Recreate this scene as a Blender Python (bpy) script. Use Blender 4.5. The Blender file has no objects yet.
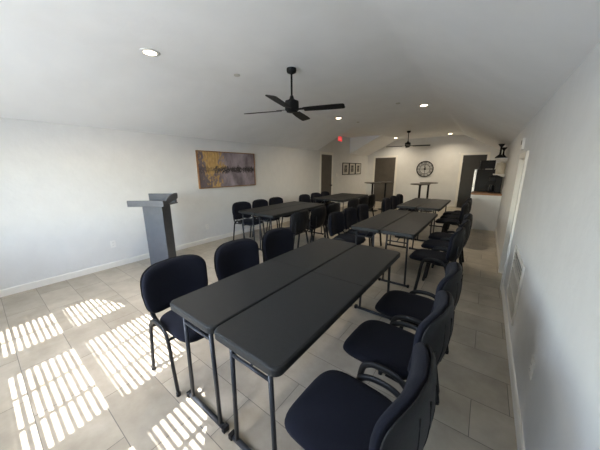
import bpy, bmesh, math, random
from mathutils import Vector, Matrix
random.seed(4)
S = bpy.context.scene
C = S.collection
PI = math.pi

# ------------------------------------------------------------------ room dims
XL, XR = -4.662, 0.348
YN, YB = -1.0, 11.64
ZL, ZE, ZF = 2.15, 2.125, 2.777
XC1, XC2 = -3.384, -0.869
Y1, Y2 = 7.214, 9.652
TOP = 2.95

# ------------------------------------------------------------------ materials
def new_mat(name):
    m = bpy.data.materials.new(name); m.use_nodes = True
    nt = m.node_tree
    return m, nt, nt.nodes['Principled BSDF']

def plain(name, col, rough=0.5, metal=0.0, spec=0.5, noise=0.0, nscale=30, bump=0.0, bscale=60, sheen=0.0):
    m, nt, b = new_mat(name)
    b.inputs['Base Color'].default_value = (*col, 1)
    b.inputs['Roughness'].default_value = rough
    b.inputs['Metallic'].default_value = metal
    b.inputs['Specular IOR Level'].default_value = spec
    if sheen: b.inputs['Sheen Weight'].default_value = sheen
    tc = nt.nodes.new('ShaderNodeTexCoord')
    if noise:
        n = nt.nodes.new('ShaderNodeTexNoise'); n.inputs['Scale'].default_value = nscale
        n.inputs['Detail'].default_value = 4
        nt.links.new(tc.outputs['Object'], n.inputs['Vector'])
        r = nt.nodes.new('ShaderNodeValToRGB')
        r.color_ramp.elements[0].position = .3; r.color_ramp.elements[1].position = .7
        r.color_ramp.elements[0].color = (*[c*(1-noise) for c in col], 1)
        r.color_ramp.elements[1].color = (*[min(1, c*(1+noise)) for c in col], 1)
        nt.links.new(n.outputs['Fac'], r.inputs['Fac']); nt.links.new(r.outputs['Color'], b.inputs['Base Color'])
    if bump:
        n2 = nt.nodes.new('ShaderNodeTexNoise'); n2.inputs['Scale'].default_value = bscale
        n2.inputs['Detail'].default_value = 3
        nt.links.new(tc.outputs['Object'], n2.inputs['Vector'])
        bp = nt.nodes.new('ShaderNodeBump'); bp.inputs['Strength'].default_value = bump
        bp.inputs['Distance'].default_value = .01
        nt.links.new(n2.outputs['Fac'], bp.inputs['Height']); nt.links.new(bp.outputs['Normal'], b.inputs['Normal'])
    return m

M = {}
M['wall'] = plain('wall_plaster', (.71, .71, .695), .75, spec=.25, noise=.025, nscale=5, bump=.42, bscale=15)
M['ceil'] = plain('ceiling_plaster', (.89, .89, .88), .85, spec=.15, noise=.02, nscale=3, bump=.12, bscale=22)
M['trim'] = plain('trim_paint', (.80, .78, .72), .45, noise=.02, nscale=4)
M['door'] = plain('door_brown', (.08, .068, .055), .5, noise=.12, nscale=6)
M['door_dark'] = plain('door_dark_brown', (.026, .024, .021), .5, noise=.12, nscale=6)
M['table'] = plain('table_plastic', (.017, .0185, .0195), .5, spec=.27, noise=.10, nscale=60, bump=.10, bscale=260)
M['metal'] = plain('black_powder_coat', (.010, .0105, .012), .42, spec=.25, noise=.08, nscale=30)
M['greymetal'] = plain('grey_powder_coat', (.024, .027, .033), .4, spec=.35, noise=.06, nscale=30)
M['fabric'] = plain('chair_fabric', (.0085, .0095, .016), .92, spec=.12, noise=.3, nscale=420, bump=.25, bscale=500, sheen=.03)
M['shell'] = plain('chair_plastic', (.009, .0095, .011), .5, spec=.2, noise=.08, nscale=60, bump=.08, bscale=200)
M['lectern'] = plain('lectern_grey', (.085, .092, .105), .5, spec=.4, noise=.08, nscale=14)
M['fan'] = plain('fan_black', (.009, .0095, .0105), .55, spec=.25, noise=.1, nscale=30)
M['white'] = plain('white_plastic', (.78, .77, .74), .4, noise=.02, nscale=10)
M['cream'] = plain('cream_ceramic', (.62, .57, .47), .45, noise=.06, nscale=12)
M['steel'] = plain('brushed_steel', (.62, .63, .64), .3, metal=.6, noise=.06, nscale=14)
M['appl'] = plain('appliance_black', (.008, .0095, .0125), .45, spec=.2, noise=.08, nscale=10)
M['blackglass'] = plain('black_glass', (.008, .009, .012), .12, spec=.6, noise=.05, nscale=5)
M['wood'] = plain('butcher_block', (.30, .15, .07), .45, noise=.25, nscale=9)
M['pwood'] = plain('copper_wood_frame', (.27, .135, .055), .4, noise=.2, nscale=20)
M['dark'] = plain('duct_dark', (.07, .07, .068), .8, noise=.1, nscale=8)
M['paper'] = plain('mat_board', (.62, .60, .54), .8, noise=.02, nscale=8)
M['slat'] = plain('blind_slat', (.80, .79, .76), .5, noise=.02, nscale=8)
M['ground'] = plain('outdoor_concrete', (.55, .54, .51), .9, noise=.15, nscale=2)
M['bistro'] = plain('bistro_top', (.07, .055, .042), .45, noise=.2, nscale=10)

def emis(name, col, strength):
    m, nt, b = new_mat(name)
    b.inputs['Base Color'].default_value = (*col, 1)
    b.inputs['Emission Color'].default_value = (*col, 1)
    b.inputs['Emission Strength'].default_value = strength
    return m
M['lamp'] = emis('led_lens', (1.0, .90, .74), 14)
M['exit'] = emis('exit_red', (.9, .03, .04), .8)
M['exitw'] = emis('exit_letters', (1.0, .6, .55), .3)

def glass_mat():
    m = bpy.data.materials.new('window_glass'); m.use_nodes = True
    nt = m.node_tree; nt.nodes.clear()
    o = nt.nodes.new('ShaderNodeOutputMaterial'); mx = nt.nodes.new('ShaderNodeMixShader')
    t = nt.nodes.new('ShaderNodeBsdfTransparent'); g = nt.nodes.new('ShaderNodeBsdfGlossy')
    g.inputs['Roughness'].default_value = .02; mx.inputs[0].default_value = .06
    nt.links.new(t.outputs[0], mx.inputs[1]); nt.links.new(g.outputs[0], mx.inputs[2])
    nt.links.new(mx.outputs[0], o.inputs['Surface'])
    return m
M['glass'] = glass_mat()

def floor_mat():
    m, nt, b = new_mat('floor_tile')
    N, Lk = nt.nodes, nt.links
    tc = N.new('ShaderNodeTexCoord'); sp = N.new('ShaderNodeSeparateXYZ'); Lk.new(tc.outputs['Object'], sp.inputs[0])
    def mth(op, a, bb=None):
        n = N.new('ShaderNodeMath'); n.operation = op
        for i, v in enumerate((a, bb)):
            if v is None: continue
            if isinstance(v, (int, float)): n.inputs[i].default_value = v
            else: Lk.new(v, n.inputs[i])
        return n.outputs[0]
    TW, TH = .6096, .302
    yy = mth('DIVIDE', mth('SUBTRACT', sp.outputs['Y'], 1.49), TH)
    row = mth('FLOOR', yy); fy = mth('SUBTRACT', yy, row)
    xs = mth('SUBTRACT', mth('DIVIDE', mth('SUBTRACT', sp.outputs['X'], .11), TW), mth('MULTIPLY', row, 1/3))
    col = mth('FLOOR', xs); fx = mth('SUBTRACT', xs, col)
    dx = mth('MULTIPLY', mth('MINIMUM', fx, mth('SUBTRACT', 1, fx)), TW)
    dy = mth('MULTIPLY', mth('MINIMUM', fy, mth('SUBTRACT', 1, fy)), TH)
    d = mth('MINIMUM', dx, dy)
    grout = mth('LESS_THAN', d, .0022)
    cb = N.new('ShaderNodeCombineXYZ'); Lk.new(row, cb.inputs[0]); Lk.new(col, cb.inputs[1])
    wn = N.new('ShaderNodeTexWhiteNoise'); wn.noise_dimensions = '3D'; Lk.new(cb.outputs[0], wn.inputs['Vector'])
    # cloudy stone, shifted per tile
    ad = N.new('ShaderNodeVectorMath'); ad.operation = 'MULTIPLY_ADD'
    Lk.new(wn.outputs['Color'], ad.inputs[0]); ad.inputs[1].default_value = (9, 9, 9); Lk.new(tc.outputs['Object'], ad.inputs[2])
    n1 = N.new('ShaderNodeTexNoise'); n1.inputs['Scale'].default_value = 4.5; n1.inputs['Detail'].default_value = 6
    n1.inputs['Roughness'].default_value = .6
    Lk.new(ad.outputs[0], n1.inputs['Vector'])
    r = N.new('ShaderNodeValToRGB'); e = r.color_ramp.elements
    e[0].position = .28; e[0].color = (.335, .295, .235, 1)
    e[1].position = .72; e[1].color = (.475, .428, .352, 1)
    Lk.new(n1.outputs['Fac'], r.inputs['Fac'])
    hsv = N.new('ShaderNodeHueSaturation'); Lk.new(r.outputs['Color'], hsv.inputs['Color'])
    mr = N.new('ShaderNodeMapRange'); mr.inputs['To Min'].default_value = .90; mr.inputs['To Max'].default_value = 1.10
    Lk.new(wn.outputs['Value'], mr.inputs['Value']); Lk.new(mr.outputs[0], hsv.inputs['Value'])
    mx = N.new('ShaderNodeMixRGB'); Lk.new(grout, mx.inputs['Fac']); Lk.new(hsv.outputs[0], mx.inputs['Color1'])
    mx.inputs['Color2'].default_value = (.17, .155, .135, 1)
    Lk.new(mx.outputs[0], b.inputs['Base Color'])
    b.inputs['Roughness'].default_value = .42; b.inputs['Specular IOR Level'].default_value = .35
    bp = N.new('ShaderNodeBump'); bp.inputs['Strength'].default_value = .3; bp.inputs['Distance'].default_value = .003; bp.invert = True
    Lk.new(grout, bp.inputs['Height']); Lk.new(bp.outputs[0], b.inputs['Normal'])
    return m
M['floor'] = floor_mat()

def painting_mat():
    # abstract canvas: mauve-grey ground, gold patch at the left, dark broken horizon with a reflection
    m, nt, b = new_mat('painting_canvas')
    N, Lk = nt.nodes, nt.links
    tc = N.new('ShaderNodeTexCoord'); sp = N.new('ShaderNodeSeparateXYZ'); Lk.new(tc.outputs['Object'], sp.inputs[0])
    def mth(op, a, bb=None, cl=False):
        n = N.new('ShaderNodeMath'); n.operation = op; n.use_clamp = cl
        for i, v in enumerate((a, bb)):
            if v is None: continue
            if isinstance(v, (int, float)): n.inputs[i].default_value = v
            else: Lk.new(v, n.inputs[i])
        return n.outputs[0]
    def noise(scale, det, stretch):
        mp = N.new('ShaderNodeMapping'); mp.inputs['Scale'].default_value = stretch; Lk.new(tc.outputs['Object'], mp.inputs['Vector'])
        n = N.new('ShaderNodeTexNoise'); n.inputs['Scale'].default_value = scale; n.inputs['Detail'].default_value = det
        n.inputs['Roughness'].default_value = .65
        Lk.new(mp.outputs[0], n.inputs['Vector']); return n.outputs['Fac']
    def mix(f, c1, c2):
        x = N.new('ShaderNodeMixRGB'); Lk.new(f, x.inputs['Fac'])
        for i, c in (('Color1', c1), ('Color2', c2)):
            if isinstance(c, tuple): x.inputs[i].default_value = (*c, 1)
            else: Lk.new(c, x.inputs[i])
        return x.outputs[0]
    x, z = sp.outputs['Y'], sp.outputs['Z']          # along the wall, up
    base = mix(mth('MULTIPLY', mth('SUBTRACT', noise(4, 5, (1, 1, .5)), .3), 2.6, True), (.11, .09, .105), (.42, .36, .40))
    az = mth('ABSOLUTE', z)
    # gold: left third, blotchy and streaked vertically
    dist = mth('MAXIMUM', mth('SUBTRACT', mth('ABSOLUTE', mth('ADD', x, .43)), .07), 0)
    big = mth('MULTIPLY', mth('SUBTRACT', noise(4, 3, (1, 1, .5)), .5), 2.4)
    fine = mth('MULTIPLY', mth('SUBTRACT', noise(24, 6, (1, 1, .5)), .5), 2.2)
    g = mth('ADD', mth('ADD', big, fine), .36)
    g = mth('SUBTRACT', g, mth('MULTIPLY', dist, 2.7))
    gm = mth('MULTIPLY', g, 5, True)
    gold = mix(mth('MULTIPLY', mth('SUBTRACT', noise(30, 4, (1, 1, .4)), .3), 2.5, True), (.36, .21, .06), (.66, .44, .16))
    lft = mth('MULTIPLY', mth('SUBTRACT', mth('MULTIPLY', x, -1), .05), 1.1, True)
    base = mix(lft, base, (.075, .055, .06))
    c = mix(mth('MULTIPLY', gm, .92), base, gold)
    # dark ragged skyline and its reflection
    h = mth('ADD', mth('MULTIPLY', mth('SUBTRACT', noise(6, 2, (1, 1, .1)), .34), .2), mth('MULTIPLY', mth('SUBTRACT', noise(34, 7, (1, 1, .45)), .36), .24))
    dk = mth('MULTIPLY', mth('SUBTRACT', h, az), 38, True)
    br = mth('MULTIPLY', mth('SUBTRACT', noise(40, 4, (1, 1, .8)), .36), 9, True)
    dk = mth('MULTIPLY', dk, br)
    ml = mth('MULTIPLY', mth('ADD', x, .62), 2.6, True)
    c = mix(mth('MULTIPLY', dk, mth('ADD', mth('MULTIPLY', ml, .5), .45)), c, (.018, .015, .016))
    spk = mth('MULTIPLY', mth('SUBTRACT', noise(60, 2, (1, 1, 1)), .66), 20, True)
    c = mix(mth('MULTIPLY', spk, mth('LESS_THAN', az, .05)), c, (.6, .55, .5))
    Lk.new(c, b.inputs['Base Color']); b.inputs['Roughness'].default_value = .6
    return m
M['painting'] = painting_mat()

def print_mat():
    m, nt, b = new_mat('botanical_print')
    N, Lk = nt.nodes, nt.links
    tc = N.new('ShaderNodeTexCoord')
    n = N.new('ShaderNodeTexNoise'); n.inputs['Scale'].default_value = 14; n.inputs['Detail'].default_value = 4
    Lk.new(tc.outputs['Object'], n.inputs['Vector'])
    r = N.new('ShaderNodeValToRGB'); r.color_ramp.elements[0].position = .40; r.color_ramp.elements[1].position = .60
    r.color_ramp.elements[0].color = (.03, .03, .03, 1); r.color_ramp.elements[1].color = (.26, .24, .21, 1)
    Lk.new(n.outputs['Fac'], r.inputs['Fac']); Lk.new(r.outputs[0], b.inputs['Base Color'])
    b.inputs['Roughness'].default_value = .5
    return m
M['print'] = print_mat()

# ------------------------------------------------------------------ mesh helpers
def link(name, bm, mat, parent=None, smooth=False, bevel=0, seg=2):
    me = bpy.data.meshes.new(name)
    bmesh.ops.recalc_face_normals(bm, faces=bm.faces[:])
    bm.to_mesh(me); bm.free()
    me.materials.append(mat)
    if smooth:
        for p in me.polygons: p.use_smooth = True
    o = bpy.data.objects.new(name, me); C.objects.link(o)
    if bevel:
        md = o.modifiers.new('Bevel', 'BEVEL'); md.width = bevel; md.segments = seg; md.limit_method = 'ANGLE'; md.angle_limit = math.radians(40)
    if parent: o.parent = parent
    return o
def B(): return bmesh.new()
def box(bm, x0, x1, y0, y1, z0, z1, mtx=None):
    v = [bm.verts.new((x, y, z)) for x in (x0, x1) for y in (y0, y1) for z in (z0, z1)]
    for f in ((0,1,3,2),(4,6,7,5),(0,4,5,1),(2,3,7,6),(0,2,6,4),(1,5,7,3)): bm.faces.new([v[i] for i in f])
    if mtx is not None: bmesh.ops.transform(bm, matrix=mtx, verts=v)
    return v
def bx(*a, m=None):
    b = B(); box(b, *a, mtx=m); return b
def cyl(bm, c, r0, r1, z0, z1, n=24, mtx=None):
    a = [bm.verts.new((c[0]+r0*math.cos(2*PI*i/n), c[1]+r0*math.sin(2*PI*i/n), z0)) for i in range(n)]
    d = [bm.verts.new((c[0]+r1*math.cos(2*PI*i/n), c[1]+r1*math.sin(2*PI*i/n), z1)) for i in range(n)]
    for i in range(n): bm.faces.new((a[i], a[(i+1)%n], d[(i+1)%n], d[i]))
    bm.faces.new(a[::-1]); bm.faces.new(d)
    if mtx is not None: bmesh.ops.transform(bm, matrix=mtx, verts=a+d)
    return a+d
def lathe(bm, prof, c=(0,0), n=28, mtx=None):
    rings = []; vs = []
    for r, z in prof:
        k = [bm.verts.new((c[0]+max(r,1e-4)*math.cos(2*PI*i/n), c[1]+max(r,1e-4)*math.sin(2*PI*i/n), z)) for i in range(n)]
        rings.append(k); vs += k
    for a, d in zip(rings, rings[1:]):
        for i in range(n): bm.faces.new((a[i], a[(i+1)%n], d[(i+1)%n], d[i]))
    bm.faces.new(rings[0][::-1]); bm.faces.new(rings[-1])
    if mtx is not None: bmesh.ops.transform(bm, matrix=mtx, verts=vs)
def spline(pts, k=6):
    pts = [Vector(p) for p in pts]; out = []
    q = [2*pts[0]-pts[1]] + pts + [2*pts[-1]-pts[-2]]
    for i in range(1, len(q)-2):
        a, b, c, d = q[i-1:i+3]
        for j in range(k):
            t = j/k
            out.append(.5*((2*b)+(-a+c)*t+(2*a-5*b+4*c-d)*t*t+(-a+3*b-3*c+d)*t**3))
    out.append(pts[-1]); return out
def tube(bm, pts, ra, rb=None, n=10, side=Vector((1,0,0))):
    # ra: radius along `side`, rb: radius across
    rb = rb or ra; pts = [Vector(p) for p in pts]; rings = []
    for i, p in enumerate(pts):
        t = (pts[min(i+1, len(pts)-1)]-pts[max(i-1, 0)]).normalized()
        s = side - t*side.dot(t)
        if s.length < 1e-3: s = t.orthogonal()
        s.normalize(); w = t.cross(s)
        rings.append([bm.verts.new(p+s*ra*math.cos(2*PI*j/n)+w*rb*math.sin(2*PI*j/n)) for j in range(n)])
    for a, d in zip(rings, rings[1:]):
        for j in range(n): bm.faces.new((a[j], a[(j+1)%n], d[(j+1)%n], d[j]))
    bm.faces.new(rings[0][::-1]); bm.faces.new(rings[-1])
def rrect(x0, x1, y0, y1, r, corners=(1,1,1,1), k=6):
    pts = []
    for (cx, cy, a0), on in zip(((x1-r, y1-r, 0), (x0+r, y1-r, 90), (x0+r, y0+r, 180), (x1-r, y0+r, 270)), corners):
        if on:
            for i in range(k+1):
                a = math.radians(a0+90*i/k); pts.append((cx+r*math.cos(a), cy+r*math.sin(a)))
        else:
            a = math.radians(a0+45); pts.append((x1 if math.cos(a) > 0 else x0, y1 if math.sin(a) > 0 else y0))
    return pts
def prism(bm, pts, fn0, fn1):
    a = [bm.verts.new(fn0(p)) for p in pts]; d = [bm.verts.new(fn1(p)) for p in pts]
    n = len(pts)
    for i in range(n): bm.faces.new((a[i], a[(i+1)%n], d[(i+1)%n], d[i]))
    bm.faces.new(a[::-1]); bm.faces.new(d)
    return a+d
def zprism(bm, pts, z0, z1): return prism(bm, pts, lambda p: (p[0], p[1], z0), lambda p: (p[0], p[1], z1))
def yprism(bm, pts, y0, y1): return prism(bm, pts, lambda p: (p[0], y0, p[1]), lambda p: (p[0], y1, p[1]))
def xprism(bm, pts, x0, x1): return prism(bm, pts, lambda p: (x0, p[0], p[1]), lambda p: (x1, p[0], p[1]))
def pad(bm, a, b, n, top, bot, fn, seg=40, rings=(.3, .6, .8, .9, .96, .99, 1.0)):
    """cushion: superellipse outline, domed both ways; fn(x, y, h, r) -> point"""
    def pt(r, t):
        c, s = math.cos(t), math.sin(t)
        return r*a*math.copysign(abs(c)**(2/n), c), r*b*math.copysign(abs(s)**(2/n), s)
    def layer(sign, hh):
        ctr = bm.verts.new(fn(0, 0, hh, 0)); prev = None
        for r in rings[:-1]:
            h = hh*(1-r**7)**.5
            k = [bm.verts.new(fn(*pt(r, 2*PI*i/seg), h, r)) for i in range(seg)]
            if prev is None:
                for i in range(seg): bm.faces.new((ctr, k[i], k[(i+1)%seg]))
            else:
                for i in range(seg): bm.faces.new((prev[i], k[i], k[(i+1)%seg], prev[(i+1)%seg]))
            prev = k
        return prev
    t = layer(1, top); d = layer(-1, bot)
    e = [bm.verts.new(fn(*pt(1, 2*PI*i/seg), 0, 1)) for i in range(seg)]
    for i in range(seg):
        bm.faces.new((t[i], e[i], e[(i+1)%seg], t[(i+1)%seg])); bm.faces.new((d[i], d[(i+1)%seg], e[(i+1)%seg], e[i]))

def thing(name, label, cat, loc=(0,0,0), rz=0, group=None):
    o = bpy.data.objects.new(name, None); C.objects.link(o); o.empty_display_size = .1
    o.location = loc; o.rotation_euler = (0, 0, rz)
    o['label'] = label; o['category'] = cat
    if group: o['group'] = group
    return o
def tag(o, label, cat, group=None):
    o['label'] = label; o['category'] = cat
    if group: o['group'] = group
    return o
def struct(name, bm, mat, parent=None, **k):
    o = link(name, bm, mat, parent, **k)
    if parent is None: o['kind'] = 'structure'
    return o
def dup(root, loc, rz, label, group):
    r = root.copy(); C.objects.link(r); r.location = loc; r.rotation_euler = (0, 0, rz)
    r['label'] = label; r['group'] = group
    for ch in list(root.children):
        c = ch.copy(); C.objects.link(c); c.parent = r
        for g in ch.children:
            d = g.copy(); C.objects.link(d); d.parent = c
    return r
def text_mesh(name, body, size, depth, mtx, mat, parent):
    cu = bpy.data.curves.new(name, 'FONT'); cu.body = body; cu.size = size; cu.extrude = depth
    cu.align_x = 'CENTER'; cu.align_y = 'CENTER'
    t = bpy.data.objects.new('tmp', cu); C.objects.link(t)
    dg = bpy.context.evaluated_depsgraph_get(); dg.update()
    me = bpy.data.meshes.new_from_object(t.evaluated_get(dg))
    bpy.data.objects.remove(t); bpy.data.curves.remove(cu)
    me.name = name; me.transform(mtx); me.materials.clear(); me.materials.append(mat)
    o = bpy.data.objects.new(name, me); C.objects.link(o); o.parent = parent
    return o

# ------------------------------------------------------------------ the shell
struct('floor', bx(XL-.12, XR+.5, YN-.1, YB+.12, -.12, 0), M['floor'])
struct('ground', bx(-30, 30, -40, YN-.1, -.3, -.1), M['ground'])
struct('wall_left', bx(XL-.12, XL, YN-.1, YB+.12, 0, TOP), M['wall'])
struct('wall_back', bx(XL, XR, YB, YB+.12, 0, TOP), M['wall'])
# right wall with the low doorway
DY0, DY1, DZ = 3.93, 4.56, 1.66
b = B(); box(b, XR, XR+.12, YN-.1, DY0, 0, TOP); box(b, XR, XR+.12, DY1, YB+.12, 0, TOP); box(b, XR, XR+.12, DY0, DY1, DZ, TOP)
struct('wall_right', b, M['wall'])
# near wall (behind the camera) with three windows under an arch
WIN = [(-3.53, -2.95), (-2.62, -1.66), (-1.31, -.78)]
SILL = .88
def head(x):
    q = max(0, 1-((x+2.28)/1.42)**2)
    return 1.1+.35+.57*math.sqrt(q)
b = B()
xs = [XL] + [x for w in WIN for x in w] + [XR]
for i in range(0, len(xs), 2): box(b, xs[i], xs[i+1], YN-.1, YN, 0, TOP)
for x0, x1 in WIN:
    box(b, x0, x1, YN-.1, YN, 0, SILL)
    pts = [(x0+(x1-x0)*i/10, head(x0+(x1-x0)*i/10)) for i in range(11)] + [(x1, TOP), (x0, TOP)]
    yprism(b, pts, YN-.1, YN)
struct('wall_near', b, M['wall'])
for i, (x0, x1) in enumerate(WIN):
    b = B(); yf0, yf1 = YN-.075, YN-.045
    hz = head(x0 if abs(x0+2.28) < abs(x1+2.28) else x1)
    if i == 1: hz = head(-2.28)
    for a in ((x0, x0+.02), (x1-.02, x1)): box(b, *a, yf0, yf1, SILL, head(a[0] if i != 2 else a[1])-.01)
    box(b, x0, x1, yf0, yf1, SILL, SILL+.015)
    box(b, x0, x1, yf0, yf1, 1.365, 1.42)
    w = struct('window_%d' % (i+1), b, M['trim'])
    b = B(); pts = [(x0+.002+(x1-x0-.004)*k/10, head(x0+(x1-x0)*k/10)-.002) for k in range(11)] + [(x1-.002, SILL+.002), (x0+.002, SILL+.002)]
    yprism(b, pts, YN-.064, YN-.058); struct('pane', b, M['glass'], w)
    # venetian blind hung in front of the opening
    t = thing('window_blind', ['narrow white slatted blind in the left window behind the camera', 'wide white slatted blind in the middle window behind the camera',
              'narrow white slatted blind in the right window behind the camera'][i], 'blind', ((x0+x1)/2, YN+.03, SILL-.06), 0, 'window blinds')
    hw = (x1-x0)/2+.03; nt_ = int((2.12-SILL)/.0445)
    b = B()
    for k in range(nt_):
        mt = Matrix.Translation((0, 0, .05+k*.0445)) @ Matrix.Rotation(math.radians(-4), 4, 'X')
        box(b, -hw, hw, -.0108, .0108, -.0012, .0012, mt)
    s = link('slats', b, M['slat'], t)
    zt = .05+nt_*.0445
    link('head_rail', bx(-hw, hw, -.028, .028, zt-.01, zt+.035), M['slat'], t)
    link('bottom_rail', bx(-hw, hw, -.02, .02, 0, .018), M['slat'], t)
    for fx in ((-.33, .33) if i == 1 else (0.0,)):
        link('ladder_cord', bx(fx*hw-.017, fx*hw+.017, -.0145, -.0125, .018, zt), M['slat'], t)

# ceiling: sloping sides, flat middle; the left slope is missing between Y1 and Y2
def soft(pts, i, d=.22, k=6):
    p, a, c = Vector(pts[i]), Vector(pts[i-1]), Vector(pts[i+1])
    s, e = p+(a-p).normalized()*d, p+(c-p).normalized()*d
    return [tuple((1-t)**2*s+2*t*(1-t)*p+t*t*e) for t in [j/k for j in range(k+1)]]
prof = [(XL, ZL), (XC1, ZF), (XC2, ZF), (XR, ZE), (XR, TOP), (XL, TOP)]
sect = [prof[0]] + soft(prof, 1, .12) + soft(prof, 2, .07) + prof[3:]
mid = [(XL, ZF)] + soft(prof, 2, .07) + prof[3:]
b = B()
yprism(b, sect, YN, Y1); yprism(b, mid, Y1, Y2); yprism(b, sect, Y2, YB)
struct('ceiling', b, M['ceil'])

# baseboards
def bboard(name, axis, c, d, a0, a1):
    b = B(); h, t = .092, .013
    pr = [(0, 0), (t, 0), (t, h-.012), (t*.5, h), (0, h)]
    for q0, q1 in zip(a0, a1):
        if axis == 'Y': prism(b, pr, lambda p: (c+d*p[0], q0, p[1]), lambda p: (c+d*p[0], q1, p[1]))
        else: prism(b, pr, lambda p: (q0, c+d*p[0], p[1]), lambda p: (q1, c+d*p[0], p[1]))
    struct(name, b, M['trim'])
bboard('baseboard_left', 'Y', XL, 1, (YN, 8.27), (7.35, YB))
bboard('baseboard_right', 'Y', XR, -1, (YN, DY1+.07), (DY0-.07, 7.65))
bboard('baseboard_back', 'X', YB, -1, (XL, -3.27, 0.0), (-4.37, -.92, XR))

# doors on the left and back walls: casing + flush brown leaf + lever
def knob(parent, x, y, z, axis, sgn):
    b = B()
    m = Matrix.Translation((x, y, z)) @ (Matrix.Rotation(PI/2*sgn, 4, 'Y') if axis == 'X' else Matrix.Rotation(-PI/2*sgn, 4, 'X'))
    lathe(b, [(.027, 0), (.027, .006), (.011, .012), (.011, .035), (.024, .042), (.028, .055), (.02, .066), (.004, .069)], n=16, mtx=m)
    link('door_knob', b, M['metal'], parent, smooth=True)
d1 = struct('door_1', bx(XL-.002, XL+.008, 7.44, 8.18, .01, 2.035), M['door'], bevel=.002)
b = B(); box(b, XL, XL+.022, 7.35, 7.44, 0, 2.125); box(b, XL, XL+.022, 8.18, 8.27, 0, 2.125); box(b, XL, XL+.022, 7.44, 8.18, 2.04, 2.125)
link('casing', b, M['trim'], d1, bevel=.004); knob(d1, XL+.008, 8.11, .95, 'X', 1)
def back_door(name, x0, x1, mat, kx):
    d = struct(name, bx(x0, x1, YB-.008, YB+.002, .01, 2.03), M[mat], bevel=.002)
    b = B(); w = .085
    box(b, x0-w, x0, YB-.022, YB, 0, 2.03+w); box(b, x1, x1+w, YB-.022, YB, 0, 2.03+w); box(b, x0, x1, YB-.022, YB, 2.035, 2.03+w)
    link('casing', b, M['trim'], d, bevel=.004); knob(d, kx, YB-.008, .95, 'Y', -1)
    return d
back_door('door_2', -4.285, -3.36, 'door', -3.44)
d3 = back_door('door_3', -.83, -.085, 'door_dark', -.16)
for z in (.3, 1.05, 1.8): link('hinge', bx(-.838, -.822, YB-.028, YB-.018, z-.045, z+.045), M['steel'], d3)
# low door in the right wall, set back in its opening
d4 = struct('door_4', bx(XR+.075, XR+.11, DY0+.015, DY1-.015, .012, DZ-.015), M['trim'], bevel=.003)
b = B(); box(b, XR-.024, XR, DY0-.07, DY0+.005, 0, DZ+.07); box(b, XR-.024, XR, DY1-.005, DY1+.07, 0, DZ+.07); box(b, XR-.024, XR, DY0+.005, DY1-.005, DZ-.005, DZ+.07)
link('casing', b, M['trim'], d4, bevel=.004)
b = B(); box(b, XR, XR+.12, DY0, DY0+.014, 0, DZ); box(b, XR, XR+.12, DY1-.014, DY1, 0, DZ); box(b, XR, XR+.12, DY0+.014, DY1-.014, DZ-.014, DZ)
link('jamb', b, M['trim'], d4)

# ------------------------------------------------------------------ folding tables
TL = 1.83
def make_table(x0, x1, y0, label, cat, group):
    w = x1-x0-.006
    t = thing('folding_table', label, cat, ((x0+x1)/2, y0+TL/2, 0), 0, group)
    h, z0, z1 = w/2, .692, .74
    for s in (-1, 1):
        b = B()
        r = .042
        if s < 0: pts = rrect(-h, h, -TL/2, -.0015, r, (0, 0, 1, 1))
        else: pts = rrect(-h, h, .0015, TL/2, r, (1, 1, 0, 0))
        # rolled edge: side wall, then a rounded lip
        cx, cy = 0, s*TL/4
        rings = []
        for ins, z in ((.006, z0), (0, z0+.006), (0, z1-.012), (.003, z1-.004), (.010, z1)):
            ring = []
            for px, py in pts:
                qx = px-math.copysign(ins, px) if abs(px) > .01 else px
                qy = py-math.copysign(ins, py) if abs(py) > .02 else py
                ring.append(b.verts.new((qx, qy, z)))
            rings.append(ring)
        n = len(pts)
        for a, d in zip(rings, rings[1:]):
            for i in range(n): b.faces.new((a[i], a[(i+1) % n], d[(i+1) % n], d[i]))
        b.faces.new(rings[0][::-1]); b.faces.new(rings[-1])
        link('tabletop_panel', b, M['table'], t)
        ye = s*(TL/2-.054)
        for q in (-1, 1):
            lb = B()
            tube(lb, [(q*(h-.075), ye, .022), (q*(h-.09), ye, z0)], .0125, n=12)
            link('leg', lb, M['greymetal'], t, smooth=True)
        fb = B()
        tube(fb, [(-h+.03, ye, .016), (h-.03, ye, .016)], .0155, n=10, side=Vector((0, 1, 0)))
        f = link('foot_bar', fb, M['greymetal'], t, smooth=True)
        for q in (-1, 1):
            link('foot_cap', bx(q*(h-.03)-.014, q*(h-.03)+.014, ye-.02, ye+.02, 0, .036), M['shell'], f, bevel=.004)
        cb = B(); tube(cb, [(-h+.085, ye, .60), (h-.085, ye, .60)], .009, n=8, side=Vector((0, 1, 0)))
        link('cross_bar', cb, M['greymetal'], t, smooth=True)
        db = B(); tube(db, spline([(0, ye, .60), (0, ye-s*.05, .615), (0, ye-s*.33, z0-.006)], 4), .008, n=8)
        link('diagonal_brace', db, M['greymetal'], t, smooth=True)
    rb = B()
    for q in (-1, 1): box(rb, q*(h-.04)-.008, q*(h-.04)+.008, -TL/2+.06, TL/2-.06, z0-.022, z0+.002)
    link('side_rail', rb, M['greymetal'], t)
    return t
TAB = [
 ('front', -1.494, -1.033, -.575, .606, 'in the large front pair nearest the camera'),
 ('middle', -1.496, -1.062, -.616, 3.185, 'in the middle pair of the right row'),
 ('far', -1.535, -1.120, -.666, 5.618, 'in the far pair near the wall clock'),
 ('left near', -3.891, -3.418, -2.944, 3.111, 'in the pair beside the painting'),
 ('left far', -3.891, -3.418, -2.944, 5.76, 'in the far left pair, near the picture frames'),
]
src = {}
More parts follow.
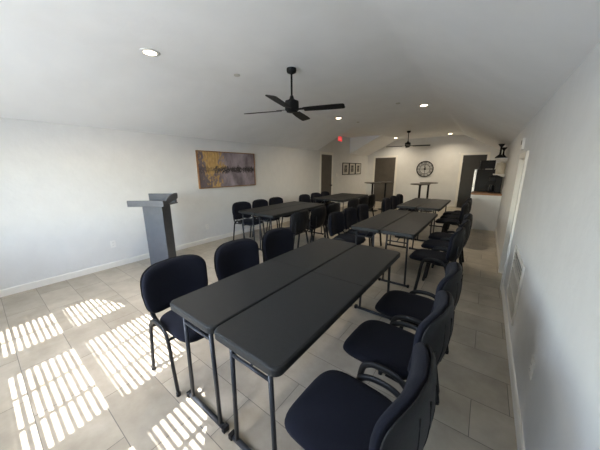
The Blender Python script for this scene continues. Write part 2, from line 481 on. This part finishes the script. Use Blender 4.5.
for nm, xa, xb, xc, y0, desc in TAB:
    for lr, (a, c) in (('left', (xa, xb)), ('right', (xb, xc))):
        lab = 'black plastic folding table, the %s one %s' % (lr, desc)
        make_table(a, c, y0, lab, 'table', 'folding tables set in pairs')

# ------------------------------------------------------------------ stacking chairs (facing +Y)
def make_chair():
    t = thing('stacking_chair', '', 'chair')
    def seat_fn(x, y, h, r):
        yy = y/.225
        drop = .022*max(0, yy)**3 - .006*max(0, -yy)**2
        taper = 1-.05*max(0, -yy)
        return (x*taper, .06+y, .452+h-drop)
    b = B(); pad(b, .216, .225, 4.2, .036, -.006, seat_fn); link('seat', b, M['fabric'], t, smooth=True)
    def shell_fn(x, y, h, r):
        yy = y/.225
        return (x*.97, .06+y*.97, .444+h-.020*max(0, yy)**3)
    b = B(); pad(b, .216, .225, 4.2, .004, -.026, shell_fn); link('seat_shell', b, M['shell'], t, smooth=True)
    def back(off, grow, hs):
        def fn(x, y, h, r):
            v = y/.18                                # -1 bottom .. 1 top
            xx = x*(1-.05*max(0, -v))
            cur = .066*(x/.245)**2                   # sides come forward
            rec = -.230-.030*(v*.5+.5)-.008*math.cos(v*PI)  # leans back with lumbar bulge
            return (xx*grow, rec+cur+off+h*hs, .662+y*grow+.012*(1-(x/.245)**2)*max(0, v))
        return fn
    b = B(); pad(b, .254, .18, 4.4, .046, -.014, back(.014, 1, 1)); link('backrest', b, M['fabric'], t, smooth=True)
    b = B(); pad(b, .254, .18, 4.4, .006, -.022, back(-.002, 1.012, 1)); sh = link('back_shell', b, M['shell'], t, smooth=True)
    b = B()
    for x in (-.12, -.04, .04, .12):
        pts = []
        for k in range(9):
            y = -.13+.26*k/8; p = back(-.0225, 1, 1)(x, y, 0, .5); pts.append(p)
        tube(b, pts, .0035, n=6)
    link('back_rib', b, M['shell'], sh, smooth=True)
    for s in (-1, 1):
        x = s*.238
        b = B()
        tube(b, spline([(x, -.235, .012), (x, -.20, .20), (x, -.165, .38), (x, -.14, .445), (x, -.085, .485), (x, -.01, .492), (x, .06, .475), (x, .10, .42), (x, .125, .22), (x, .152, .012)], 5), .0105, .018, n=10)
        lf = link('leg_frame', b, M['metal'], t, smooth=True)
        for y in (-.235, .152):
            fb = B(); cyl(fb, (x, y), .016, .014, 0, .03, 12); link('foot_cap', fb, M['shell'], lf, smooth=True)
        b = B()
        tube(b, spline([(s*.19, -.02, .425), (s*.19, -.13, .425), (s*.19, -.205, .45), (s*.19, -.232, .52), (s*.19, -.238, .68)], 5), .016, .007, n=10)
        link('back_upright', b, M['metal'], t, smooth=True)
    b = B()
    for y, z in ((-.14, .425), (.10, .415)):
        tube(b, [(-.236, y, z), (.236, y, z)], .010, n=8, side=Vector((0, 1, 0)))
    link('crossbar', b, M['metal'], t, smooth=True)
    return t
chair = make_chair()
first = [True]
def place(x, y, rz, label, group):
    if first[0]:
        first[0] = False; chair.location = (x, y, 0); chair.rotation_euler = (0, 0, rz); chair['label'] = label; chair['group'] = group
        return chair
    return dup(chair, (x, y, 0), rz, label, group)
ORD = ('nearest', 'middle', 'farthest')
ROWS = [  # x of seat centre, facing, y's, description
 (-1.68, 1, (.85, 1.45, 2.05), "at the front tables' left side"),
 (-.32, -1, (.82, 1.39, 1.95), 'between the front tables and right wall'),
 (-1.695, 1, (3.48, 4.02, 4.58), "at the middle tables' left side"),
 (-.375, -1, (3.35, 3.93, 4.50), 'between the middle tables and right wall'),
 (-1.67, 1, (5.975, 6.51, 7.05), "at the clock-side tables' left side"),
 (-.47, -1, (5.93, 6.47, 7.01), "at the clock-side tables' right side"),
 (-3.97, 1, (3.45, 3.985, 4.54), 'against the painting wall'),
 (-2.67, -1, (3.30, 3.90, 4.47), 'with backs to us at the painting tables'),
 (-3.80, 1, (5.53, 6.105, 6.645), 'along the wall by the brown door'),
 (-2.67, -1, (5.47, 6.07, 6.60), 'with backs to us at the far left tables'),
]
for ri, (x, f, ys, desc) in enumerate(ROWS):
    for k, y in enumerate(ys):
        j = random.uniform(-.05, .05)
        if ri == 0 and k == 0: j = .0
        place(x+(random.uniform(-.015, .015) if ri > 1 else 0), y, (-PI/2 if f > 0 else PI/2)+j, 'black padded chair, %s of three %s' % (ORD[k], desc), 'black padded stacking chairs at the tables')

# ------------------------------------------------------------------ lectern
u, v = Vector((.8, .6, 0)), Vector((-.6, .8, 0))
P0 = Vector((-3.64, 1.613, 0))
lt = thing('lectern', 'charcoal grey lectern with a shallow tray top before the white left wall', 'lectern', P0+v*.21-u*.257, math.atan2(.6, .8))
# local: x along u (-.257 .. .257), y along v (-.21 .. .21)
b = B(); box(b, -.123, .167, -.11, .13, .03, 1.028); link('column', b, M['lectern'], lt, bevel=.004)
link('base', bx(-.2, .235, -.17, .19, 0, .03), M['lectern'], lt, bevel=.006)
def ztop(y): return 1.052+.10*max(0, (y+.21)/.42)
b = B()
pr = [(-.205, 1.03), (.205, 1.02), (.205, 1.04), (-.205, 1.05)]
xprism(b, pr, -.25, .25); link('reading_board', b, M['lectern'], lt)
link('front_lip', bx(-.257, .257, -.225, -.205, 1.025, 1.112), M['lectern'], lt, bevel=.002)
b = B()
prof_s = [(-.205, 1.03)] + [(.21, 1.10)] + [(.215-.0*k, 1.165) for k in range(1)] + [(.20-.05*k, 1.185+.012*math.sin(k*.4)-.0035*k*k*.55) for k in range(0, 8)] + [(-.205, 1.112)]
for x0, x1 in ((.237, .257),):
    bb = B(); xprism(bb, prof_s, x0, x1); link('side_cheek', bb, M['lectern'], lt)
b.free()
link('back_lip', bx(-.19, .237, .192, .212, 1.03, 1.175), M['lectern'], lt)

# ------------------------------------------------------------------ wall things
# painting
pt = thing('framed_painting', 'wide abstract painting of gold, mauve and black in a thin copper frame on left wall', 'painting', (XL, 3.55, 1.535))
hw, hh = .762, .378
cv = link('canvas', bx(.006, .03, -hw+.018, hw-.018, -hh+.018, hh-.018), M['painting'], pt)
b = B()
box(b, 0, .042, -hw, hw, -hh, -hh+.016); box(b, 0, .042, -hw, hw, hh-.016, hh); box(b, 0, .042, -hw, -hw+.016, -hh+.016, hh-.016); box(b, 0, .042, hw-.016, hw, -hh+.016, hh-.016)
link('frame', b, M['pwood'], pt)
# three frames
for k, y in enumerate((9.32, 9.93, 10.54)):
    t = thing('picture_frame', 'small black picture frame with pale mat, %s of the three on the far left wall' % ('leftmost', 'middle', 'rightmost')[k], 'picture', (XL, y, 1.545), 0, 'three small frames on the left wall')
    a, c = .29, .24
    b = B(); box(b, 0, .025, -a, a, -c, -c+.03); box(b, 0, .025, -a, a, c-.03, c); box(b, 0, .025, -a, -a+.03, -c+.03, c-.03); box(b, 0, .025, a-.03, a, -c+.03, c-.03)
    link('frame', b, M['metal'], t)
    link('mat', bx(.002, .012, -a+.03, a-.03, -c+.03, c-.03), M['paper'], t)
    link('print', bx(.012, .014, -.13, .13, -.14, .14), M['print'], t)
# clock
ck = thing('wall_clock', 'round black open-work clock with roman numerals on the back wall', 'clock', (-2.135, YB-.02, 1.52))
RC = .33
def ring(r0, r1):
    b = B(); n = 48
    vs = []
    for (r, y) in ((r0, .01), (r1, .01), (r1, -.01), (r0, -.01)):
        vs.append([b.verts.new((r*math.cos(2*PI*i/n), y, r*math.sin(2*PI*i/n))) for i in range(n)])
    for q in range(4):
        for i in range(n): b.faces.new((vs[q][i], vs[q][(i+1) % n], vs[(q+1) % 4][(i+1) % n], vs[(q+1) % 4][i]))
    return b
link('outer_ring', ring(RC-.037, RC), M['metal'], ck); link('inner_ring', ring(.19, .204), M['metal'], ck)
NUM = ['XII', 'I', 'II', 'III', 'IIII', 'V', 'VI', 'VII', 'VIII', 'IX', 'X', 'XI']
for k, s in enumerate(NUM):
    a = -2*PI*k/12
    m = Matrix.Rotation(-a, 4, 'Y') @ Matrix.Translation((0, 0, .252)) @ Matrix.Rotation(PI/2, 4, 'X') @ Matrix.Scale(1.35, 4, (0, 1, 0))
    text_mesh('numeral', s, .078, .006, m, M['metal'], ck)
for ang, ln, wd, nm in ((0, .19, .012, 'spoke'), (PI/2, .19, .012, 'spoke'), (PI, .19, .012, 'spoke'), (-PI/2, .19, .012, 'spoke'), (.35, .09, .014, 'hour_hand'), (-.2, .15, .010, 'minute_hand')):
    b = bx(-wd/2, wd/2, -.014 if 'hand' in nm else -.006, -.008 if 'hand' in nm else .006, 0, ln); bmesh.ops.transform(b, matrix=Matrix.Rotation(ang, 4, 'Y'), verts=b.verts[:])
    link(nm, b, M['metal'], ck)
b = B(); cyl(b, (0, 0), .04, .04, -.012, .016, 20, Matrix.Rotation(PI/2, 4, 'X')); link('hub', b, M['metal'], ck)
# outlets and switches
def outlet(x, y, z, d, label):
    t = thing('wall_outlet', label, 'outlet', (x, y, z))
    a, c = sorted((0, d*.006)); link('cover_plate', bx(a, c, -.036, .036, -.058, .058), M['white'], t, bevel=.002)
    for q in (-.02, .02):
        a, c = sorted((d*.005, d*.0085)); s = link('socket', bx(a, c, -.017, .017, q-.014, q+.014), M['white'], t, bevel=.003)
        a, c = sorted((d*.0085, d*.009)); bb = B(); box(bb, a, c, -.008, -.006, q-.004, q+.006); box(bb, a, c, .006, .008, q-.004, q+.006); link('slot', bb, M['shell'], s)
outlet(XL, 1.21, .383, 1, 'white outlet low on the left wall, to the left of the lectern')
outlet(XL, 2.89, .345, 1, 'white outlet low on the left wall below the painting')
outlet(XR, 1.735, .43, -1, 'white outlet low on the right wall beside the front chairs')
t = thing('light_switch', 'small white light switch beside the brown door on the left wall', 'switch', (XL, 8.6, 1.31))
link('cover_plate', bx(0, .006, -.04, .04, -.06, .06), M['white'], t, bevel=.002); link('rocker', bx(.006, .010, -.016, .016, -.033, .033), M['white'], t)
t = thing('thermostat', 'white thermostat box high on the right wall above the low door', 'thermostat', (XR, 4.62, 1.86))
link('body', bx(-.028, .004, -.08, .08, -.075, .075), M['white'], t, bevel=.005); link('display', bx(-.030, -.028, -.03, .06, -.01, .045), M['shell'], t)
t = tag(link('wall_sensor', bx(-.98, -.93, YB-.025, YB, 2.07, 2.15), M['white'], bevel=.006), 'tiny white sensor beside the top of the dark back door', 'sensor')
# return air grille
g = thing('return_air_grille', 'large white louvred air grille low on the right wall', 'grille', (XR, 2.975, .475))
a, c = .375, .27
b = B(); box(b, -.014, 0, -a, a, -c, -c+.028); box(b, -.014, 0, -a, a, c-.028, c); box(b, -.014, 0, -a, -a+.028, -c+.028, c-.028); box(b, -.014, 0, a-.028, a, -c+.028, c-.028)
link('frame', b, M['trim'], g, bevel=.003)
link('backing', bx(-.002, 0, -a+.028, a-.028, -c+.028, c-.028), M['dark'], g)
b = B(); n = 13
for k in range(n):
    z = -c+.035+(2*c-.07)*k/(n-1)
    box(b, -.0075, .0075, -a+.028, a-.028, -.0012, .0012, Matrix.Translation((-.0075, 0, z)) @ Matrix.Rotation(math.radians(20), 4, 'Y'))
link('louvre', b, M['trim'], g)
b = B()
for z in (-.085, .085): box(b, -.015, -.003, -a+.028, a-.028, z-.008, z+.008)
link('divider', b, M['trim'], g)
# exit sign
EXY, EXZ = 8.69, 2.645
ex = thing('exit_sign', 'red lit exit sign high on the left wall past the brown door', 'sign', (XL, EXY, EXZ))
link('housing', bx(0, .045, -.16, .16, -.085, .085), M['white'], ex, bevel=.004)
link('lit_face', bx(.045, .048, -.15, .15, -.076, .076), M['exit'], ex)
text_mesh('lettering', 'EXIT', .125, .001, Matrix.Translation((.0495, 0, 0)) @ Matrix.Rotation(PI/2, 4, 'Z') @ Matrix.Rotation(PI/2, 4, 'X'), M['exitw'], ex)

# ------------------------------------------------------------------ ceiling things
def can(x, y, label):
    t = thing('recessed_light', label, 'ceiling light', (x, y, ZF), 0, 'recessed ceiling lights')
    b = B(); lathe(b, [(.062, 0), (.095, 0), (.098, -.004), (.094, -.010), (.066, -.012), (.062, -.008)], n=32); link('trim_ring', b, M['white'], t, smooth=True)
    b = B(); cyl(b, (0, 0), .0615, .0615, -.008, -.001, 28); link('lens', b, M['lamp'], t)
    l = bpy.data.lights.new('led', 'AREA'); l.shape = 'DISK'; l.size = .12; l.energy = CAN_W; l.color = (1, .86, .66); l.spread = math.radians(145)
    lo = bpy.data.objects.new('led', l); C.objects.link(lo); lo.location = (0, 0, -.014); lo.parent = t
CAN_W = 14.5
can(-3.079, 1.425, 'bright round recessed light nearest the camera, upper left of the ceiling')
can(-3.148, 5.812, 'round recessed light on the left, just before the red exit sign')
can(-1.192, 5.734, 'round recessed light on the right, beyond the large ceiling fan')
can(-3.20, 10.85, 'small recessed light by the back wall, left of the far fan')
can(-1.263, 10.82, 'small recessed light by the back wall, right of the far fan')
for x, y, lab in ((-2.866, 2.423, 'flat round sprinkler cover left of the large ceiling fan'), (-1.56, 5.254, 'flat round sprinkler cover between the large fan and the right light'), (-2.986, 6.617, 'flat round sprinkler cover near the far left slope edge')):
    b = B(); lathe(b, [(.042, 0), (.042, -.006), (.036, -.012), (.01, -.013)], n=24)
    o = link('sprinkler_cover', b, M['paper'], smooth=True); o.location = (x, y, ZF); tag(o, lab, 'sprinkler', 'sprinkler covers on the ceiling')
def fan(x, y, ang, R, label, zb=-.48):
    t = thing('ceiling_fan', label, 'ceiling fan', (x, y, ZF), 0, 'ceiling fans')
    b = B(); lathe(b, [(.06, 0), (.062, -.02), (.058, -.045), (.022, -.062), (.014, -.064)], n=28); link('canopy', b, M['fan'], t, smooth=True)
    b = B(); cyl(b, (0, 0), .0125, .0125, zb+.10, -.05, 14); link('downrod', b, M['fan'], t, smooth=True)
    b = B(); lathe(b, [(.02, zb+.165), (.03, zb+.13), (.045, zb+.115), (.086, zb+.10), (.09, zb+.085), (.09, zb+.0), (.084, zb-.012)], n=32); link('motor', b, M['fan'], t, smooth=True)
    b = B(); lathe(b, [(.07, zb-.012), (.07, zb-.03), (.05, zb-.036)], n=28); link('switch_cap', b, M['fan'], t, smooth=True)
    for k in range(4):
        a = ang+k*PI/2
        m = Matrix.Rotation(a, 4, 'Z') @ Matrix.Translation((0, 0, zb-.006)) @ Matrix.Rotation(math.radians(-11), 4, 'X')
        b = B(); pts = []
        for i in range(9): pts.append((.16+(R-.19)*i/8, .052+.014*math.sin(PI*i/8*.6)))
        pts += [(R-.012, .06), (R, .045), (R, -.045), (R-.012, -.06)]
        for i in range(8, -1, -1): pts.append((.16+(R-.19)*i/8, -.052-.014*math.sin(PI*i/8*.6)))
        vs = zprism(b, pts, -.004, .004); bmesh.ops.transform(b, matrix=m, verts=b.verts[:])
        bl = link('blade', b, M['fan'], t, bevel=.002)
        b = B(); box(b, .07, .21, -.022, .022, .004, .011, m); link('blade_bracket', b, M['fan'], bl)
fan(-2.15, 2.70, math.radians(19), .685, 'large black four-bladed ceiling fan nearest the camera')
fan(-2.30, 9.20, math.radians(14), .69, 'small-looking black ceiling fan far off before the back wall')

# ------------------------------------------------------------------ bistro tables
def bistro(x, y, label):
    t = thing('bistro_table', label, 'high table', (x, y, 0), 0, 'high bistro tables by the back wall')
    b = B(); lathe(b, [(.27, 1.02), (.295, 1.024), (.30, 1.035), (.297, 1.048), (.285, 1.05), (.01, 1.05)], n=40); link('tabletop', b, M['bistro'], t, smooth=False)
    b = B(); lathe(b, [(.034, .02), (.034, .99), (.10, 1.012), (.10, 1.02)], n=20); link('pole', b, M['metal'], t, smooth=True)
    b = B(); lathe(b, [(.23, 0), (.23, .012), (.20, .02), (.05, .035), (.04, .05)], n=36); link('base', b, M['metal'], t, smooth=True)
bistro(-3.34, 8.93, 'high round bistro table on a black pole, left of the two before the back-left door')
bistro(-3.05, 9.50, 'high round bistro table on a black pole, right of the two before the back-left door')
bistro(-1.73, 8.93, 'high round bistro table in front, under the wall clock')
bistro(-1.65, 9.95, 'high round bistro table standing behind another, under the wall clock')

# ------------------------------------------------------------------ kitchen corner
kc = thing('kitchen_counter', 'white panelled kitchen counter with a wooden top by the right wall', 'counter', (XR, 7.66, 0))
link('body', bx(-.60, -.002, 0, .58, 0, .885), M['wall'], kc)
link('worktop', bx(-.625, -.002, -.02, .60, .885, .925), M['wood'], kc, bevel=.004)
fr = thing('refrigerator', 'black refrigerator with a steel door edge before the dark back door', 'refrigerator', (XR-.02, 9.0, 0))
link('body', bx(-.58, -.02, 0, .62, .03, 1.51), M['appl'], fr, bevel=.006)
link('base', bx(-.56, -.04, .02, .60, 0, .03), M['shell'], fr)
d = link('lower_door', bx(-.645, -.585, 0, .62, .06, 1.0), M['steel'], fr, bevel=.006); b = B(); tube(b, spline([(-.645, .06, .62), (-.665, .06, .66), (-.665, .06, .92), (-.645, .06, .96)], 4), .007, n=8); link('handle', b, M['shell'], d, smooth=True)
d = link('upper_door', bx(-.645, -.585, 0, .62, 1.01, 1.51), M['steel'], fr, bevel=.006); b = B(); tube(b, spline([(-.645, .06, 1.05), (-.665, .06, 1.08), (-.665, .06, 1.22), (-.645, .06, 1.26)], 4), .007, n=8); link('handle', b, M['shell'], d, smooth=True)
mw = thing('microwave', 'black microwave oven sitting on top of the refrigerator', 'microwave', (-.02, 9.27, 1.51))
link('body', bx(-.17, .17, -.22, .22, .012, .25), M['appl'], mw, bevel=.006); link('door', bx(-.188, -.17, -.22, .10, .02, .245), M['blackglass'], mw, bevel=.003)
link('control_panel', bx(-.186, -.17, .105, .22, .02, .245), M['shell'], mw)
b = B()
for x in (-.14, .14):
    for y in (-.18, .18): cyl(b, (x, y), .014, .014, 0, .012, 10)
link('foot', b, M['shell'], mw)
def shelf(z, label):
    t = thing('wall_shelf', label, 'shelf', (XR, 8.22, z), 0, 'white shelves on the right wall')
    link('board', bx(-.23, 0, -.28, .34, -.024, .0), M['white'], t, bevel=.002)
    for y in (-.2, .26):
        b = B(); xz = [(0, -.024), (-.14, -.024), (-.14, -.032), (-.015, -.07), (0, -.07)]
        yprism(b, xz, y-.008, y+.008); link('bracket', b, M['white'], t)
shelf(1.785, 'white wall shelf on the right wall holding black stands, upper of two')
shelf(1.395, 'white wall shelf on the right wall holding the cream canister, lower of two')
def stand(x, y, h, s, label):
    b = B(); lathe(b, [(.085*s, 0), (.088*s, .018), (.06*s, .05), (.022*s, .09), (.018*s, .16), (.02*s, h-.07), (.06*s, h-.015), (.062*s, h), (.04*s, h)], n=24)
    o = link('pedestal_stand', b, M['fan'], smooth=True); o.location = (x, y, 1.785); tag(o, label, 'stand', 'black stands on the upper shelf')
stand(.195, 8.10, .34, 1.12, 'taller black flared stand on the upper kitchen shelf, on the left')
stand(.262, 8.36, .27, 1.0, 'shorter black flared stand on the upper kitchen shelf, on the right')
t = thing('canister', 'cream rounded canister on the lower kitchen shelf', 'canister', (.250, 8.16, 1.395))
b = B(); lathe(b, [(.088, 0), (.094, .01), (.096, .22), (.09, .235)], n=32); link('body', b, M['cream'], t, smooth=True)
b = B(); lathe(b, [(.093, .236), (.095, .256), (.08, .27), (.02, .275), (.018, .295), (.003, .298)], n=32); link('lid', b, M['cream'], t, smooth=True)
cm = thing('coffee_maker', 'black coffee maker with glass pot on the wooden counter', 'coffee maker', (.21, 8.10, .925))
link('body', bx(-.02, .11, -.12, .12, 0, .40), M['appl'], cm, bevel=.012); link('hood', bx(-.15, -.02, -.12, .12, .28, .40), M['appl'], cm, bevel=.012); link('warming_plate', bx(-.15, -.02, -.11, .11, 0, .03), M['appl'], cm, bevel=.006)
b = B(); lathe(b, [(.05, .03), (.058, .06), (.055, .13), (.04, .18), (.044, .2), (.01, .205)], c=(-.085, 0), n=24); pot = link('pot', b, M['blackglass'], cm, smooth=True)
b = B(); tube(b, spline([(-.13, -.03, .18), (-.19, -.05, .19), (-.205, -.055, .13), (-.18, -.05, .08), (-.14, -.03, .075)], 5), .009, n=8); link('pot_handle', b, M['shell'], pot, smooth=True)

# ------------------------------------------------------------------ light
DAY = 17
sun = bpy.data.lights.new('sun', 'SUN'); sun.energy = 30; sun.angle = math.radians(.25); sun.color = (1, .98, .95)
so = bpy.data.objects.new('sun', sun); C.objects.link(so); so.rotation_euler = Vector((-.1, 1, -1)).to_track_quat('-Z', 'Y').to_euler()
w = bpy.data.worlds.new('sky'); S.world = w; w.use_nodes = True
nt = w.node_tree; bg = nt.nodes['Background']
sk = nt.nodes.new('ShaderNodeTexSky'); sk.sky_type = 'NISHITA'; sk.sun_disc = False; sk.sun_elevation = math.radians(45); sk.sun_rotation = math.radians(180)
nt.links.new(sk.outputs[0], bg.inputs['Color']); bg.inputs['Strength'].default_value = 4.0
for x0, x1 in WIN:   # daylight scattered into the room by the blinds, plus portals over the panes
    for nm in ('window_portal', 'window_daylight'):
        l = bpy.data.lights.new(nm, 'AREA'); l.shape = 'RECTANGLE'; l.size = x1-x0; l.size_y = 1.0
        lo = bpy.data.objects.new(nm, l); C.objects.link(lo)
        if nm == 'window_portal': l.cycles.is_portal = True; yl = YN-.12
        else: l.energy = DAY*(x1-x0); l.color = (.84, .93, 1); yl = YN+.075
        lo.location = ((x0+x1)/2, yl, SILL+.52); lo.rotation_euler = (PI/2, 0, 0)

# ------------------------------------------------------------------ camera
ya, pi_, ro, f = .644, -.224, -.005, 244.874
fw = Vector((-math.sin(ya)*math.cos(pi_), math.cos(ya)*math.cos(pi_), math.sin(pi_)))
r = Vector((math.cos(ya), math.sin(ya), 0)); uu = r.cross(fw)
R = r*math.cos(ro)+uu*math.sin(ro); U = -r*math.sin(ro)+uu*math.cos(ro)
cam = bpy.data.cameras.new('camera'); co = bpy.data.objects.new('camera', cam); C.objects.link(co)
cam.sensor_fit = 'HORIZONTAL'; cam.sensor_width = 36; cam.lens = f*36/600; cam.clip_start = .02
co.matrix_world = Matrix((( R.x, U.x, -fw.x, 0), (R.y, U.y, -fw.y, 0), (R.z, U.z, -fw.z, 1.538), (0, 0, 0, 1)))
S.camera = co
vs = S.view_settings; vs.view_transform = 'Standard'; vs.look = 'None'; vs.gamma = 1; vs.use_curve_mapping = False; vs.exposure = 0.05
cy = S.cycles
cy.use_denoising = True; cy.max_bounces = 14; cy.diffuse_bounces = 10; cy.sample_clamp_indirect = 4
